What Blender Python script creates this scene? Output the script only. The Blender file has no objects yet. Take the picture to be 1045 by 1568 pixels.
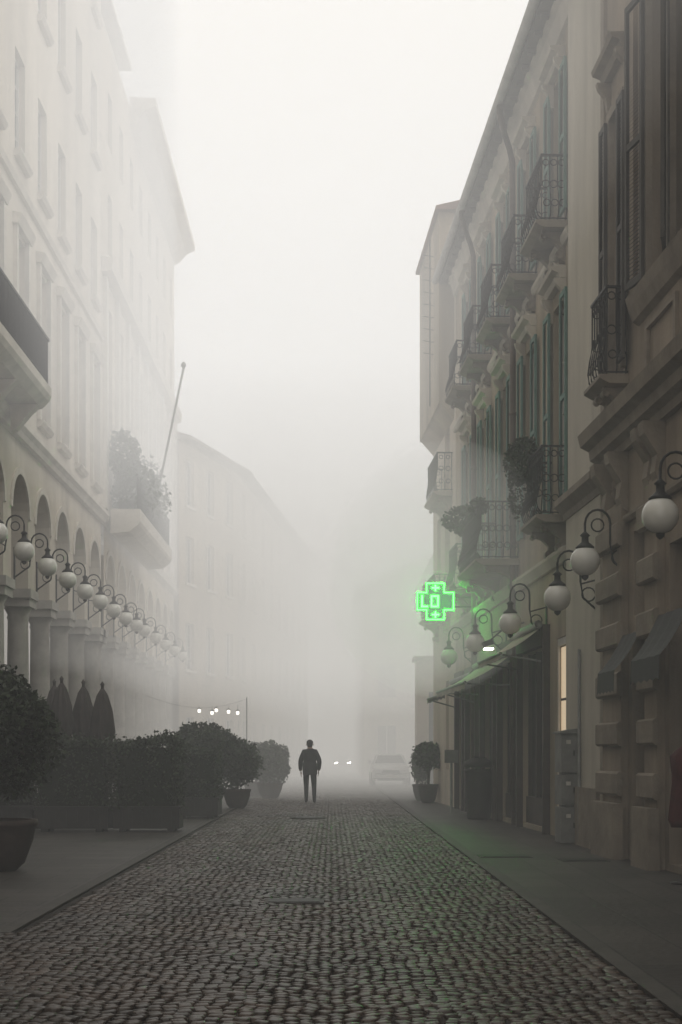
import bpy, bmesh, math, random
import numpy as np
from mathutils import Vector, Matrix
random.seed(7); rng=np.random.default_rng(7)
scene=bpy.context.scene
R=math.radians

# ------------------------------------------------------------------ materials
def mat(name,col,rough=.8,var=.25,scale=1.5,bump=.15,bscale=30,metal=0,streak=False,col2=None,island=0,spec=.3):
    m=bpy.data.materials.new(name); m.use_nodes=True; nt=m.node_tree; N=nt.nodes; L=nt.links
    b=N['Principled BSDF']; b.inputs['Roughness'].default_value=rough; b.inputs['Metallic'].default_value=metal
    b.inputs['Specular IOR Level'].default_value=spec
    tc=N.new('ShaderNodeTexCoord'); mp=N.new('ShaderNodeMapping'); L.new(tc.outputs['Object'],mp.inputs[0])
    if streak: mp.inputs['Scale'].default_value=(1,1,.18)
    n=N.new('ShaderNodeTexNoise'); n.inputs['Scale'].default_value=scale; n.inputs['Detail'].default_value=8; n.inputs['Roughness'].default_value=.65
    L.new(mp.outputs[0],n.inputs['Vector'])
    r=N.new('ShaderNodeValToRGB'); r.color_ramp.elements[0].position=.32; r.color_ramp.elements[1].position=.68
    c2=col2 if col2 else tuple(min(1,c*(1+var*.6)) for c in col); c1=tuple(c*(1-var) for c in col)
    r.color_ramp.elements[0].color=(*c1,1); r.color_ramp.elements[1].color=(*c2,1)
    L.new(n.outputs[0],r.inputs[0]); out=r.outputs[0]
    if island:
        g=N.new('ShaderNodeNewGeometry'); mr=N.new('ShaderNodeMapRange'); mr.inputs[3].default_value=1-island; mr.inputs[4].default_value=1+island
        L.new(g.outputs['Random Per Island'],mr.inputs[0])
        mx=N.new('ShaderNodeVectorMath'); mx.operation='SCALE'; L.new(out,mx.inputs[0]); L.new(mr.outputs[0],mx.inputs['Scale']); out=mx.outputs[0]
    L.new(out,b.inputs['Base Color'])
    if bump:
        n2=N.new('ShaderNodeTexNoise'); n2.inputs['Scale'].default_value=bscale; n2.inputs['Detail'].default_value=6
        L.new(tc.outputs['Object'],n2.inputs['Vector'])
        bp=N.new('ShaderNodeBump'); bp.inputs['Strength'].default_value=bump; bp.inputs['Distance'].default_value=.02
        L.new(n2.outputs[0],bp.inputs['Height']); L.new(bp.outputs[0],b.inputs['Normal'])
    return m
def emis(name,col,s):
    m=bpy.data.materials.new(name); m.use_nodes=True; b=m.node_tree.nodes['Principled BSDF']
    b.inputs['Base Color'].default_value=(*[c*.5 for c in col],1)
    b.inputs['Emission Color'].default_value=(*col,1); b.inputs['Emission Strength'].default_value=s; return m
def slabs(name,col,bw,rh,rot=0,rough=.55):
    m=mat(name,col,rough,.35,.8,0,col2=None); nt=m.node_tree; N=nt.nodes; L=nt.links; b=N['Principled BSDF']
    src=b.inputs['Base Color'].links[0].from_socket
    tc=N.new('ShaderNodeTexCoord'); mp=N.new('ShaderNodeMapping'); mp.inputs['Rotation'].default_value=(0,0,rot); L.new(tc.outputs['Object'],mp.inputs[0])
    br=N.new('ShaderNodeTexBrick'); br.inputs['Scale'].default_value=1; br.inputs['Brick Width'].default_value=bw; br.inputs['Row Height'].default_value=rh
    br.inputs['Mortar Size'].default_value=.010; br.inputs['Color1'].default_value=(1,1,1,1); br.inputs['Color2'].default_value=(.64,.64,.64,1); br.inputs['Mortar'].default_value=(.28,.28,.28,1)
    L.new(mp.outputs[0],br.inputs['Vector'])
    mx=N.new('ShaderNodeMix'); mx.data_type='RGBA'; mx.blend_type='MULTIPLY'; mx.inputs[0].default_value=1
    L.new(src,mx.inputs[6]); L.new(br.outputs['Color'],mx.inputs[7]); L.new(mx.outputs[2],b.inputs['Base Color'])
    n2=N.new('ShaderNodeTexNoise'); n2.inputs['Scale'].default_value=14; n2.inputs['Detail'].default_value=8; L.new(tc.outputs['Object'],n2.inputs['Vector'])
    ad=N.new('ShaderNodeMath'); ad.operation='MULTIPLY_ADD'; ad.inputs[1].default_value=-1.2; L.new(br.outputs['Fac'],ad.inputs[0]); L.new(n2.outputs[0],ad.inputs[2])
    bp=N.new('ShaderNodeBump'); bp.inputs['Strength'].default_value=.5; bp.inputs['Distance'].default_value=.012; L.new(ad.outputs[0],bp.inputs['Height']); L.new(bp.outputs[0],b.inputs['Normal'])
    return m
M={}
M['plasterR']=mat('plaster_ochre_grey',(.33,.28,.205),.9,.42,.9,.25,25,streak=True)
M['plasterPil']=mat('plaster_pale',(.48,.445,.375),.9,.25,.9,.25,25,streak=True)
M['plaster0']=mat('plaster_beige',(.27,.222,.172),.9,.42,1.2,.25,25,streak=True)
M['stone0']=mat('carved_stone',(.25,.212,.168),.85,.3,2,.35,18)
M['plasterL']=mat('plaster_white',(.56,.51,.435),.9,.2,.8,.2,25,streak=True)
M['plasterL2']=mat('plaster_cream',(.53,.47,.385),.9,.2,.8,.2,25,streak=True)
M['plasterL3']=mat('plaster_buff',(.42,.355,.275),.9,.25,.8,.2,25,streak=True)
M['trimL']=mat('stone_trim',(.56,.52,.46),.8,.2,2,.2)
M['col']=mat('column_stone',(.40,.38,.345),.7,.25,2,.15,20)
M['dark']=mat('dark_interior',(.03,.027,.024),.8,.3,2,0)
M['glass']=mat('window_glass',(.03,.034,.036),.12,.4,1.2,.03,3,spec=.5)
M['frameW']=mat('window_frame_paint',(.5,.48,.44),.6,.2,3,.1)
M['frameD']=mat('dark_wood',(.045,.032,.024),.6,.35,4,.2,40)
M['shut']=mat('shutter_green',(.10,.20,.165),.7,.25,3,.15,40)
M['shutD']=mat('shutter_brown',(.055,.05,.042),.7,.25,3,.15,40)
M['iron']=mat('wrought_iron',(.018,.017,.016),.55,.3,8,.1,60,metal=.2)
M['copper']=mat('gutter_metal',(.11,.085,.07),.5,.35,3,.1,metal=.3)
M['eave']=mat('eave_boards',(.13,.115,.10),.8,.3,2,.2)
M['eaveW']=mat('gutter_pale',(.42,.41,.39),.55,.25,2,.1)
M['tile']=mat('roof_tile',(.15,.085,.06),.85,.4,3,.5,12)
M['globe']=mat('opal_glass_globe',(.66,.65,.60),.22,.1,3,0,spec=.5)
M['awn']=mat('awning_canvas',(.36,.33,.27),.85,.25,2,.15,60)
M['awnD']=mat('awning_black',(.03,.03,.03),.7,.3,2,.15,60)
M['grey']=mat('grey_enamel',(.17,.172,.162),.55,.3,4,.1)
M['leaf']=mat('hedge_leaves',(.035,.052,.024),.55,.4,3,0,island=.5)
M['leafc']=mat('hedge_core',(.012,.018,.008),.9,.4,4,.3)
M['planter']=mat('planter_metal',(.035,.033,.03),.6,.35,4,.15)
M['terra']=mat('terracotta_dark',(.05,.034,.027),.7,.3,3,.2)
M['canv']=mat('umbrella_canvas',(.05,.04,.035),.85,.3,4,.2,50)
M['slabR']=slabs('pavement_slabs_right',(.060,.053,.047),1.1,.5,R(90))
M['slabL']=slabs('pavement_slabs_left',(.078,.070,.062),.9,.42,0)
M['ground']=mat('ground_earth',(.07,.065,.06),.85,.3,.5,.3,10)
M['joint']=mat('road_joint_sand',(.032,.027,.023),.9,.4,4,.4,60)
M['kerb']=mat('kerb_granite',(.06,.055,.049),.65,.3,3,.3,30)
M['white']=emis('lit_lamp',(1,.93,.75),14)
M['warm']=emis('lit_shop_wall',(1,.78,.52),.5)
M['green']=emis('green_led',(.0075,1,.011),75)
M['greend']=emis('cross_panel_dim_led',(.05,.42,.18),.4); M['greend'].node_tree.nodes['Principled BSDF'].inputs['Base Color'].default_value=(.004,.01,.005,1)
M['balst']=mat('balcony_stone',(.24,.212,.172),.85,.3,2,.3,18)
m=mat('cobble_setts',(.075,.066,.058),.42,.35,.6,.5,45,island=.40,spec=.5)
nt=m.node_tree; rp=[n for n in nt.nodes if n.type=='VALTORGB'][0]
rp.color_ramp.elements[0].color=(.038,.032,.027,1); rp.color_ramp.elements[1].color=(.082,.058,.044,1)
M['cob']=m

# ------------------------------------------------------------------ builders
class Fr:
    def __init__(s,o,t,n): s.o=Vector((*o,0)); s.t=Vector((*t,0)).normalized(); s.n=Vector((*n,0)).normalized()
    def P(s,u,w,h): return s.o+s.t*u+s.n*w+Vector((0,0,h))
W=Fr((0,0),(0,1),(1,0))      # u=y, w=x
class Grp:
    def __init__(s,name,fr=W,loc=None):
        s.e=bpy.data.objects.new(name,None); scene.collection.objects.link(s.e); s.parts={}; s.fr=fr
    def p(s,name,m):
        k=(name,m)
        if k not in s.parts: s.parts[k]=([],[],[])
        return s.parts[k]
    def add(s,name,m,V,F,smooth=False):
        v,f,sm=s.p(name,m); o=len(v); v.extend([tuple(x) for x in V]); f.extend([tuple(i+o for i in q) for q in F]); sm.extend([smooth]*len(F))
    def box(s,name,m,u0,u1,w0,w1,h0,h1):
        P=s.fr.P; V=[P(u,w,h) for u in(u0,u1) for w in(w0,w1) for h in(h0,h1)]
        s.add(name,m,V,[(0,1,3,2),(4,6,7,5),(0,4,5,1),(2,3,7,6),(0,2,6,4),(1,5,7,3)])
    def prof(s,name,m,u0,u1,pr,taper=0):
        P=s.fr.P; n=len(pr); V=[P(u0,w,h) for w,h in pr]+[P(u1,w,h) for w,h in pr]
        F=[(i,(i+1)%n,n+(i+1)%n,n+i) for i in range(n)]+[tuple(range(n)),tuple(range(2*n-1,n-1,-1))]
        s.add(name,m,V,F)
    def lathe(s,name,m,c,pr,seg=20,mod=None):
        o=s.fr.P(*c); V=[];F=[]
        for i,(r,h) in enumerate(pr):
            for j in range(seg):
                a=2*math.pi*j/seg; rr=r*(mod(a,i) if mod else 1)
                V.append(o+Vector((rr*math.cos(a),rr*math.sin(a),h)))
        for i in range(len(pr)-1):
            for j in range(seg):
                k=(j+1)%seg; F.append((i*seg+j,i*seg+k,(i+1)*seg+k,(i+1)*seg+j))
        F.append(tuple(range(seg))[::-1]); F.append(tuple((len(pr)-1)*seg+j for j in range(seg)))
        s.add(name,m,V,F,True)
    def tube(s,name,m,pts,r,seg=5,local=True):
        P=[s.fr.P(*p) if local else Vector(p) for p in pts]; V=[];F=[]
        for i,p in enumerate(P):
            d=(P[min(i+1,len(P)-1)]-P[max(i-1,0)]).normalized()
            a=d.cross(Vector((0,0,1))); 
            if a.length<.1: a=d.cross(Vector((0,1,0)))
            a.normalize(); b=d.cross(a)
            for j in range(seg):
                t=2*math.pi*j/seg; V.append(p+a*(r*math.cos(t))+b*(r*math.sin(t)))
        for i in range(len(P)-1):
            for j in range(seg):
                k=(j+1)%seg; F.append((i*seg+j,i*seg+k,(i+1)*seg+k,(i+1)*seg+j))
        F.append(tuple(range(seg))); F.append(tuple((len(P)-1)*seg+j for j in range(seg)))
        s.add(name,m,V,F,seg>5)
    def ring(s,name,m,u,w,h,r,t,plane='u',seg=12):
        pts=[]
        for j in range(seg+1):
            a=2*math.pi*j/seg
            pts.append((u+r*math.cos(a),w,h+r*math.sin(a)) if plane=='u' else (u,w+r*math.cos(a),h+r*math.sin(a)))
        s.tube(name,m,pts,t,4)
    def done(s):
        for (n,mm),(v,f,sm) in s.parts.items():
            me=bpy.data.meshes.new(n); me.from_pydata(v,[],f); me.materials.append(M[mm]); 
            me.polygons.foreach_set('use_smooth',sm); me.update()
            ob=bpy.data.objects.new(n,me); scene.collection.objects.link(ob); ob.parent=s.e
        return s
    def wall(s,name,m,u0,u1,h0,h1,ops,w=0,dep=.22):
        us=sorted({u0,u1,*[x for o in ops for x in o[:2] if u0<x<u1]}); hs=sorted({h0,h1,*[x for o in ops for x in o[2:4] if h0<x<h1]})
        P=s.fr.P
        for i in range(len(us)-1):
            for j in range(len(hs)-1):
                cu=(us[i]+us[i+1])/2; ch=(hs[j]+hs[j+1])/2
                if any(o[0]<cu<o[1] and o[2]<ch<o[3] for o in ops): continue
                s.add(name,m,[P(us[i],w,hs[j]),P(us[i+1],w,hs[j]),P(us[i+1],w,hs[j+1]),P(us[i],w,hs[j+1])],[(0,1,2,3)])
        for a,b,c,d in [o[:4] for o in ops]:
            V=[P(a,w,c),P(b,w,c),P(b,w,d),P(a,w,d),P(a,w-dep,c),P(b,w-dep,c),P(b,w-dep,d),P(a,w-dep,d)]
            s.add(name,m,V,[(0,1,5,4),(1,2,6,5),(2,3,7,6),(3,0,4,7)])
    def window(s,a,b,c,d,w=0,dep=.18,fm='frameW',g='glass',bars=3):
        s.box('window_glass',g,a,b,w-dep-.03,w-dep,c,d)
        t=.06; f=w-dep+.002
        s.box('window_frame',fm,a,a+t,f,f+.05,c,d); s.box('window_frame',fm,b-t,b,f,f+.05,c,d)
        s.box('window_frame',fm,a+t,b-t,f,f+.05,c,c+t); s.box('window_frame',fm,a+t,b-t,f,f+.05,d-t,d)
        mid=(a+b)/2; s.box('window_frame',fm,mid-.035,mid+.035,f,f+.055,c+t,d-t)
        for k in range(1,bars+1):
            hh=c+(d-c)*k/(bars+1); s.box('window_frame',fm,a+t,mid-.035,f,f+.03,hh-.015,hh+.015); s.box('window_frame',fm,mid+.035,b-t,f,f+.03,hh-.015,hh+.015)
    def shutter(s,a,b,w,c,d,mm='shut'):
        t=.055; f0,f1=w,w+.045
        s.box('shutter',mm,a,a+t,f0,f1,c,d); s.box('shutter',mm,b-t,b,f0,f1,c,d)
        for hh in (c,(c+d)/2-.04,d-.08): s.box('shutter',mm,a+t,b-t,f0,f1-.004,hh,hh+.08)
        h=c+.1
        while h<d-.1:
            if abs(h-(c+d)/2)>.07:
                P=s.fr.P; s.add('shutter_louvres',mm,[P(a+t,f0+.004,h+.03),P(b-t,f0+.004,h+.03),P(b-t,f1-.006,h-.015),P(a+t,f1-.006,h-.015)],[(0,1,2,3)])
            h+=.05
    def balcony(s,a,b,h,dep,rail=1.0,w=0,belly=.1,slabm='balst',name='balcony'):
        s.prof(name+'_slab',slabm,a-.05,b+.05,[(w,h-.12),(w+dep-.1,h-.12),(w+dep-.04,h-.09),(w+dep+.03,h-.05),(w+dep+.03,h),(w,h)])
        for c in (a+.22,b-.22):
            s.prof(name+'_console',slabm,c-.07,c+.07,[(w,h-.62),(w+.06,h-.6),(w+.13,h-.5),(w+.10,h-.36),(w+dep*.45,h-.24),(w+dep*.75,h-.2),(w+dep*.8,h-.122),(w,h-.122)])
            s.tube(name+'_console_scroll',slabm,[(c-.08,w+.1,h-.5),(c+.08,w+.1,h-.5)],.07,10); s.tube(name+'_console_scroll',slabm,[(c-.08,w+dep*.72,h-.2),(c+.08,w+dep*.72,h-.2)],.05,10)
        def bar(u,ww,du,dw):
            pr=[(0,.02),(belly*.7,.10),(belly,.22),(belly*.6,.40),(0,.60),(0,rail)]
            s.tube(name+'_railing','iron',[(u+du*o,ww+dw*o,h+z) for o,z in pr],.011,4)
        wo=w+dep-.08
        n=max(3,int((b-a)/.13)); 
        for i in range(n+1):
            bar(a+(b-a)*i/n,wo,0,1)
        for i in range(n):
            c=a+(b-a)*(i+.5)/n; r=(b-a)/n*.42
            s.ring(name+'_scroll','iron',c,wo+.005,h+rail-.10,r,.009); s.ring(name+'_scroll','iron',c,wo+belly*.9,h+.26,r,.009)
            if i%2==0: s.ring(name+'_scroll','iron',c,wo+.02,h+.58,r*1.2,.009)
        k=max(2,int((dep-.1)/.13))
        for sd,uu in ((-1,a),(1,b)):
            for i in range(k): bar(uu,w+.03+(wo-w-.03)*i/k,sd,0)
            for i in range(k):
                c=w+.03+(wo-w-.03)*(i+.5)/k
                s.ring(name+'_scroll','iron',uu,c,h+rail-.1,.05,.009,'w'); s.ring(name+'_scroll','iron',uu+sd*belly*.9,c,h+.26,.055,.009,'w'); s.ring(name+'_scroll','iron',uu,c,h+.6,.06,.009,'w')
            s.box(name+'_railing','iron',uu-.02,uu+.02,w,wo,h+rail,h+rail+.03)
            s.box(name+'_railing','iron',uu-.012,uu+.012,w,wo,h+.03,h+.05)
        s.box(name+'_railing','iron',a-.02,b+.02,wo-.022,wo+.022,h+rail+.001,h+rail+.034)
        s.box(name+'_railing','iron',a,b,wo-.012,wo+.012,h+.03,h+.05)
    def hood(s,a,b,h,w=0,mm='stone0',ped=True):
        s.prof('window_hood',mm,a-.12,b+.12,[(w,h),(w+.1,h),(w+.14,h+.08),(w+.24,h+.12),(w+.26,h+.18),(w,h+.2)])
        for c in (a-.06,b+.06): s.prof('hood_bracket',mm,c-.05,c+.05,[(w,h-.42),(w+.05,h-.4),(w+.08,h-.2),(w+.18,h-.08),(w+.2,h-.003),(w,h-.003)])
        if ped:
            P=s.fr.P; mid=(a+b)/2
            V=[P(a-.08,w,h+.202),P(b+.08,w,h+.202),P(mid,w,h+.48),P(a-.08,w+.12,h+.202),P(b+.08,w+.12,h+.202),P(mid,w+.12,h+.48)]
            s.add('window_pediment',mm,V,[(3,4,5),(0,3,5,2),(1,2,5,4),(0,1,4,3)])
            s.scroll(mid,w+.14,h+.34,.09,mm)
    def scroll(s,u,w,h,r,mm):
        for sg in (-1,1):
            pts=[]
            for k in range(15):
                a=k*.55; rr=r*(1-k/16); pts.append((u+sg*(r*.9-rr*math.cos(a)*.9),w,h+rr*math.sin(a)))
            s.tube('carved_scroll',mm,pts,r*.22,6)
        s.tube('carved_scroll',mm,[(u,w,h+r*1.5),(u,w+.03,h+r*.5),(u,w+.02,h-r*.8),(u,w,h-r*1.6)],r*.25,6)
    def leaves(s,name,cfun,n,size,mm='leaf'):
        C=cfun(n); 
        a=rng.normal(size=(n,3)); a/=np.linalg.norm(a,axis=1)[:,None]
        b=rng.normal(size=(n,3)); b-=a*(a*b).sum(1)[:,None]; b/=np.linalg.norm(b,axis=1)[:,None]
        sz=size*rng.uniform(.6,1.4,(n,1))
        V=np.stack([C-a*sz,C+b*sz*.55,C+a*sz,C-b*sz*.55],1).reshape(-1,3)
        s.add(name,mm,V.tolist(),(np.arange(n)[:,None]*4+np.arange(4)).tolist())

def ell(c,r,lump=.18,fill=.55):
    c=np.array(c);r=np.array(r); dirs=rng.normal(size=(14,3)); dirs/=np.linalg.norm(dirs,axis=1)[:,None]; amp=rng.uniform(-1,1,14)
    def f(n):
        d=rng.normal(size=(n,3)); d/=np.linalg.norm(d,axis=1)[:,None]
        l=1+lump*(np.maximum(0,d@dirs.T)**6@amp)
        rad=(fill+(1-fill)*rng.uniform(0,1,n)**.5)*l*rng.uniform(.9,1.08,n)
        return c+d*r*rad[:,None]
    return f
def boxv(x0,x1,y0,y1,z0,z1,j=.05):
    ph=rng.uniform(0,6,3)
    def f(n):
        p=rng.uniform(0,1,(n,3)); ax=rng.integers(0,3,n); sd=rng.integers(0,2,n)
        sd[ax==2]=1
        p[np.arange(n),ax]=sd
        q=np.array([x0,y0,z0])+p*np.array([x1-x0,y1-y0,z1-z0])
        lump=.07*np.sin(q[:,0]*5.1+q[:,2]*3+ph[0])+.06*np.sin(q[:,0]*11+q[:,1]*7+ph[1])+.04*np.sin(q[:,2]*13+q[:,0]*4+ph[2])
        q[:,2]+=(ax==2)*lump; q[:,1]+=(ax==1)*lump*(2*sd-1); 
        return q+rng.normal(scale=j,size=(n,3))
    return f

# ------------------------------------------------------------------ ground
def sheet(name,mk,x0,x1,y0,y1,z):
    me=bpy.data.meshes.new(name); me.from_pydata([(x0,y0,z),(x1,y0,z),(x1,y1,z),(x0,y1,z)],[],[(0,1,2,3)]); me.materials.append(M[mk])
    o=bpy.data.objects.new(name,me); scene.collection.objects.link(o); return o
sheet('ground','ground',-1500,1500,-1500,1500,-.03)
XL,XR=-2.5,1.85
sheet('road_bed','joint',-8,XR+.02,-4,260,-.012)
g=Grp('pavement_right'); g.box('slabs','slabR',-4,75,XR+.14,9,-.1,.012); g.box('kerb_stones','kerb',-4,75,XR,XR+.137,-.1,.016); g.done()
g=Grp('pavement_left'); g.box('slabs','slabL',11.2,75,-12,XL-.14,-.1,.010); g.box('kerb_stones','kerb',11.2,75,XL-.137,XL,-.1,.014); g.box('kerb_stones','kerb',11.06,11.197,-12,XL,-.1,.014); g.done()
def cobbles():
    s=.080; aw=1.25; sag=.42
    pts=[]
    nx=int(aw/s); 
    for c in range(-6,2):
        off=rng.uniform(0,s)
        for k in range(int((66)/s)):
            for i in range(nx):
                fr=(i+.5)/nx; x=(c+fr)*aw; y=3+k*s*1.0+off+sag*math.sin(math.pi*fr)
                if x<XL+.06 and y>11.0: continue
                if x>XR-.05 or x<-7.5: continue
                pts.append((x,y,math.atan(sag*math.pi/aw*math.cos(math.pi*fr))))
    P=np.array(pts); n=len(P)
    P[:,0]+=rng.normal(scale=.009,size=n)+.012*np.sin(P[:,1]*9+P[:,0]*3); P[:,1]+=rng.normal(scale=.010,size=n)
    hx=s*.5*rng.uniform(.90,1.10,n); hy=s*.5*rng.uniform(.76,.98,n)*(1/np.sqrt(1+np.tan(P[:,2])**2))**.6; an=P[:,2]*.9+rng.normal(scale=.10,size=n)
    z=.010*np.sin(P[:,0]*2.1)*np.sin(P[:,1]*1.3)+rng.normal(scale=.003,size=n)+.006
    tx=rng.normal(scale=.04,size=n); ty=rng.normal(scale=.04,size=n)
    ring=[]
    for (fs,dz) in ((1.0,-.03),(.99,-.004),(.84,.001)):
        for (sx,sy) in ((-1,-1),(1,-1),(1,1),(-1,1)):
            jx=rng.uniform(.82,1.08,n); jy=rng.uniform(.82,1.08,n)
            lx=hx*sx*fs*jx; ly=hy*sy*fs*jy
            X=P[:,0]+lx*np.cos(an)-ly*np.sin(an); Y=P[:,1]+lx*np.sin(an)+ly*np.cos(an)
            Z=z+dz+lx*tx+ly*ty
            ring.append(np.stack([X,Y,Z],1))
    V=np.stack(ring,1).reshape(-1,3)
    f=[]
    for r in (0,4):
        for j in range(4):
            k=(j+1)%4; f.append((r+j,r+k,r+4+k,r+4+j))
    f.append((8,9,10,11)); f=np.array(f)
    F=(np.arange(n)[:,None,None]*12+f).reshape(-1,4)
    me=bpy.data.meshes.new('cobblestone_road'); me.vertices.add(len(V)); me.vertices.foreach_set('co',V.ravel())
    me.loops.add(F.size); me.loops.foreach_set('vertex_index',F.ravel()); me.polygons.add(len(F)); me.polygons.foreach_set('loop_start',np.arange(0,F.size,4)); 
    me.update(calc_edges=True); me.validate(); me.materials.append(M['cob'])
    me.polygons.foreach_set('use_smooth',[True]*len(me.polygons))
    o=bpy.data.objects.new('cobblestone_road',me); scene.collection.objects.link(o)
cobbles()
def manhole(x,y,r,sq=False):
    g=Grp('manhole_cover')
    if sq:
        g.box('frame','kerb',y-r,y+r,x-r*1.4,x+r*1.4,-.02,.022); g.box('lid','iron',y-r+.04,y+r-.04,x-r*1.4+.04,x+r*1.4-.04,-.02,.028)
    else:
        g.lathe('frame','kerb',(y,x,0),[(r,-.02),(r,.024),(r*.9,.026)],28); g.lathe('lid','iron',(y,x,0),[(r*.86,-.02),(r*.86,.032),(r*.8,.034),(r*.7,.028)],28)
    g.done()
manhole(-.35,13.4,.2,True); manhole(2.35,19.3,.25,True); manhole(3.3,18.6,.22,True); manhole(-.5,31,.4)

# ------------------------------------------------------------------ right side
FR=Fr((4.89,0),(-.045,1),(-1,-.045))
g=Grp('palazzo_with_balconies',FR)
bays=[23.9,26.5,29.1,31.7,34.3]; U0,U1=20.25,37.0; EH=13.7
ops=[];shops=[(22.95,24.05,.12,3.35),(24.75,27.25,.1,3.3),(27.9,29.6,.1,3.3),(30.3,32.0,.1,3.1),(32.9,34.4,.1,3.1),(35.1,36.3,.1,3.1)]
for b in bays:
    ops+= [(b-.45,b+.45,5.45,8.95),(b-.42,b+.42,10.2,12.75)]
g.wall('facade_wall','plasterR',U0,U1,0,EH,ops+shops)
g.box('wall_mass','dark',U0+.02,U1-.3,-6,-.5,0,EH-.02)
g.box('end_wall','plasterR',U1-.28,U1-.003,-8,-.001,0,EH)
for b in bays:
    g.window(b-.45,b+.45,5.45,8.95); g.window(b-.42,b+.42,10.2,12.75,bars=2)
    g.shutter(b-.93,b-.47,.05,5.5,8.95); g.shutter(b+.47,b+.93,.05,5.5,8.95)
    g.shutter(b-.87,b-.44,.05,10.25,12.7); g.shutter(b+.44,b+.87,.05,10.25,12.7)
    g.hood(b-.5,b+.5,9.2,0,'plasterPil'); g.hood(b-.42,b+.42,12.85,0,'plasterPil',False)
    g.balcony(b-.68,b+.68,10.1,.5,1.05,name='upper_balcony')
for k in (3,4): g.balcony(bays[k]-.68,bays[k]+.68,5.3,.5,1.05,name='lower_balcony')
g.balcony(bays[0]-.72,bays[0]+.62,5.3,.5,1.1,name='lower_balcony')
g.balcony(27.7,30.3,5.2,.82,1.1,name='corner_balcony')
g.box('pilaster','plasterPil',20.5,22.85,0,.10,0,5.15); g.box('pilaster','plasterPil',20.5,22.75,0,.09,5.55,EH-.3)
g.prof('pilaster_capital','stone0',20.4,22.95,[(0,5.152),(.12,5.152),(.14,5.25),(.28,5.36),(.28,5.46),(.1,5.548),(0,5.548)])
g.prof('string_course','plasterPil',22.96,U1,[(0,4.55),(.06,4.55),(.10,4.62),(.14,4.7),(.14,4.76),(0,4.8)])
g.prof('string_course','plasterPil',22.9,U1,[(0,9.75),(.05,9.75),(.09,9.82),(.09,9.9),(0,9.93)])
g.box('plinth','stone0',20.52,22.9,.101,.16,0,.9)
OV=.42
g.prof('eave_cove','plasterPil',U0,U1,[(.001,EH-.42),(.06,EH-.4),(.14,EH-.12),(.22,EH-.05),(.22,EH-.002),(.001,EH-.002)])
g.prof('eave_soffit','eave',U0,U1+.2,[(-.3,EH),(OV,EH-.03),(OV,EH+.08),(-.3,EH+.13)])
for i in range(28): g.box('rafter','eave',U0+.3+i*.6,U0+.4+i*.6,.222,OV-.06,EH-.11,EH-.028)
pr=[(OV+.09+.09*math.cos(a),EH+.07+.09*math.sin(a)) for a in [math.pi+ math.pi*i/8 for i in range(9)]]
g.prof('gutter','eaveW',U0,U1+.22,pr)
g.prof('roof_tiles','tile',U0,U1+.2,[(OV+.04,EH+.1),(OV+.04,EH+.16),(-5,EH+1.7),(-5,EH+.15)])
for u in (27.75,33.0):
    pts=[(u-.8,OV+.08,EH-.02),(u-.78,OV+.08,EH-.15),(u-.6,OV,EH-.28),(u-.3,.32,EH-.36),(u-.08,.2,EH-.5),(u,.12,EH-.75),(u,.11,9.6),(u,.11,4.9),(u,.11,.3)]
    g.tube('downpipe','copper',pts,.06,8)
    for h in (6,8,10.8): g.lathe('pipe_collar','copper',(u,.11,h),[(.075,0),(.075,.06)],10)
# shops
M['red0']=mat('goods_brown',(.15,.06,.04),.7,.3,6,.1)
g.box('shop_display_lit','warm',23.04,24.03,-.085,-.07,.56,3.2); g.box('shop_shelf','frameD',23.05,23.98,-.069,-.055,1.2,1.24); g.box('shop_shelf','frameD',23.05,23.98,-.069,-.055,2.3,2.34)
g.box('shop_goods','stone0',23.25,23.5,-.069,-.045,1.24,1.7); g.box('shop_goods','red0',23.6,23.8,-.069,-.045,1.24,1.6); g.box('shop_goods','frameD',23.3,23.45,-.069,-.045,.6,1.0)
g.box('shop_frame','frameW',22.95,23.02,-.12,-.05,.12,3.35); g.box('shop_frame','frameW',23.98,24.05,-.04,-.01,.12,3.35)
g.box('shop_frame','frameW',23.03,23.97,-.04,-.01,3.22,3.345); g.box('shop_frame','frameD',23.03,23.97,-.12,-.05,.12,.55)
g.prof('shop_surround','plasterPil',22.86,22.944,[(0,0),(.05,0),(.05,3.5),(0,3.5)])
for a,b,c,d in shops[1:]:
    g.box('shop_portal','frameD',a-.12,a,0.002,.12,0,d+.35); g.box('shop_portal','frameD',b,b+.12,0.002,.12,0,d+.35); g.box('shop_portal','frameD',a+.001,b-.001,0.002,.13,d+.001,d+.36)
    g.box('shop_glass','glass',a,b,-.2,-.17,c,d)
    n=3
    for i in range(n+1):
        u=a+(b-a)*i/n; g.box('shop_mullion','frameD',max(a,u-.04),min(b,u+.04),-.168,-.1,c,d)
    g.box('shop_stall','frameD',a+.001,b-.001,-.166,-.06,c,.6)
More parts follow.
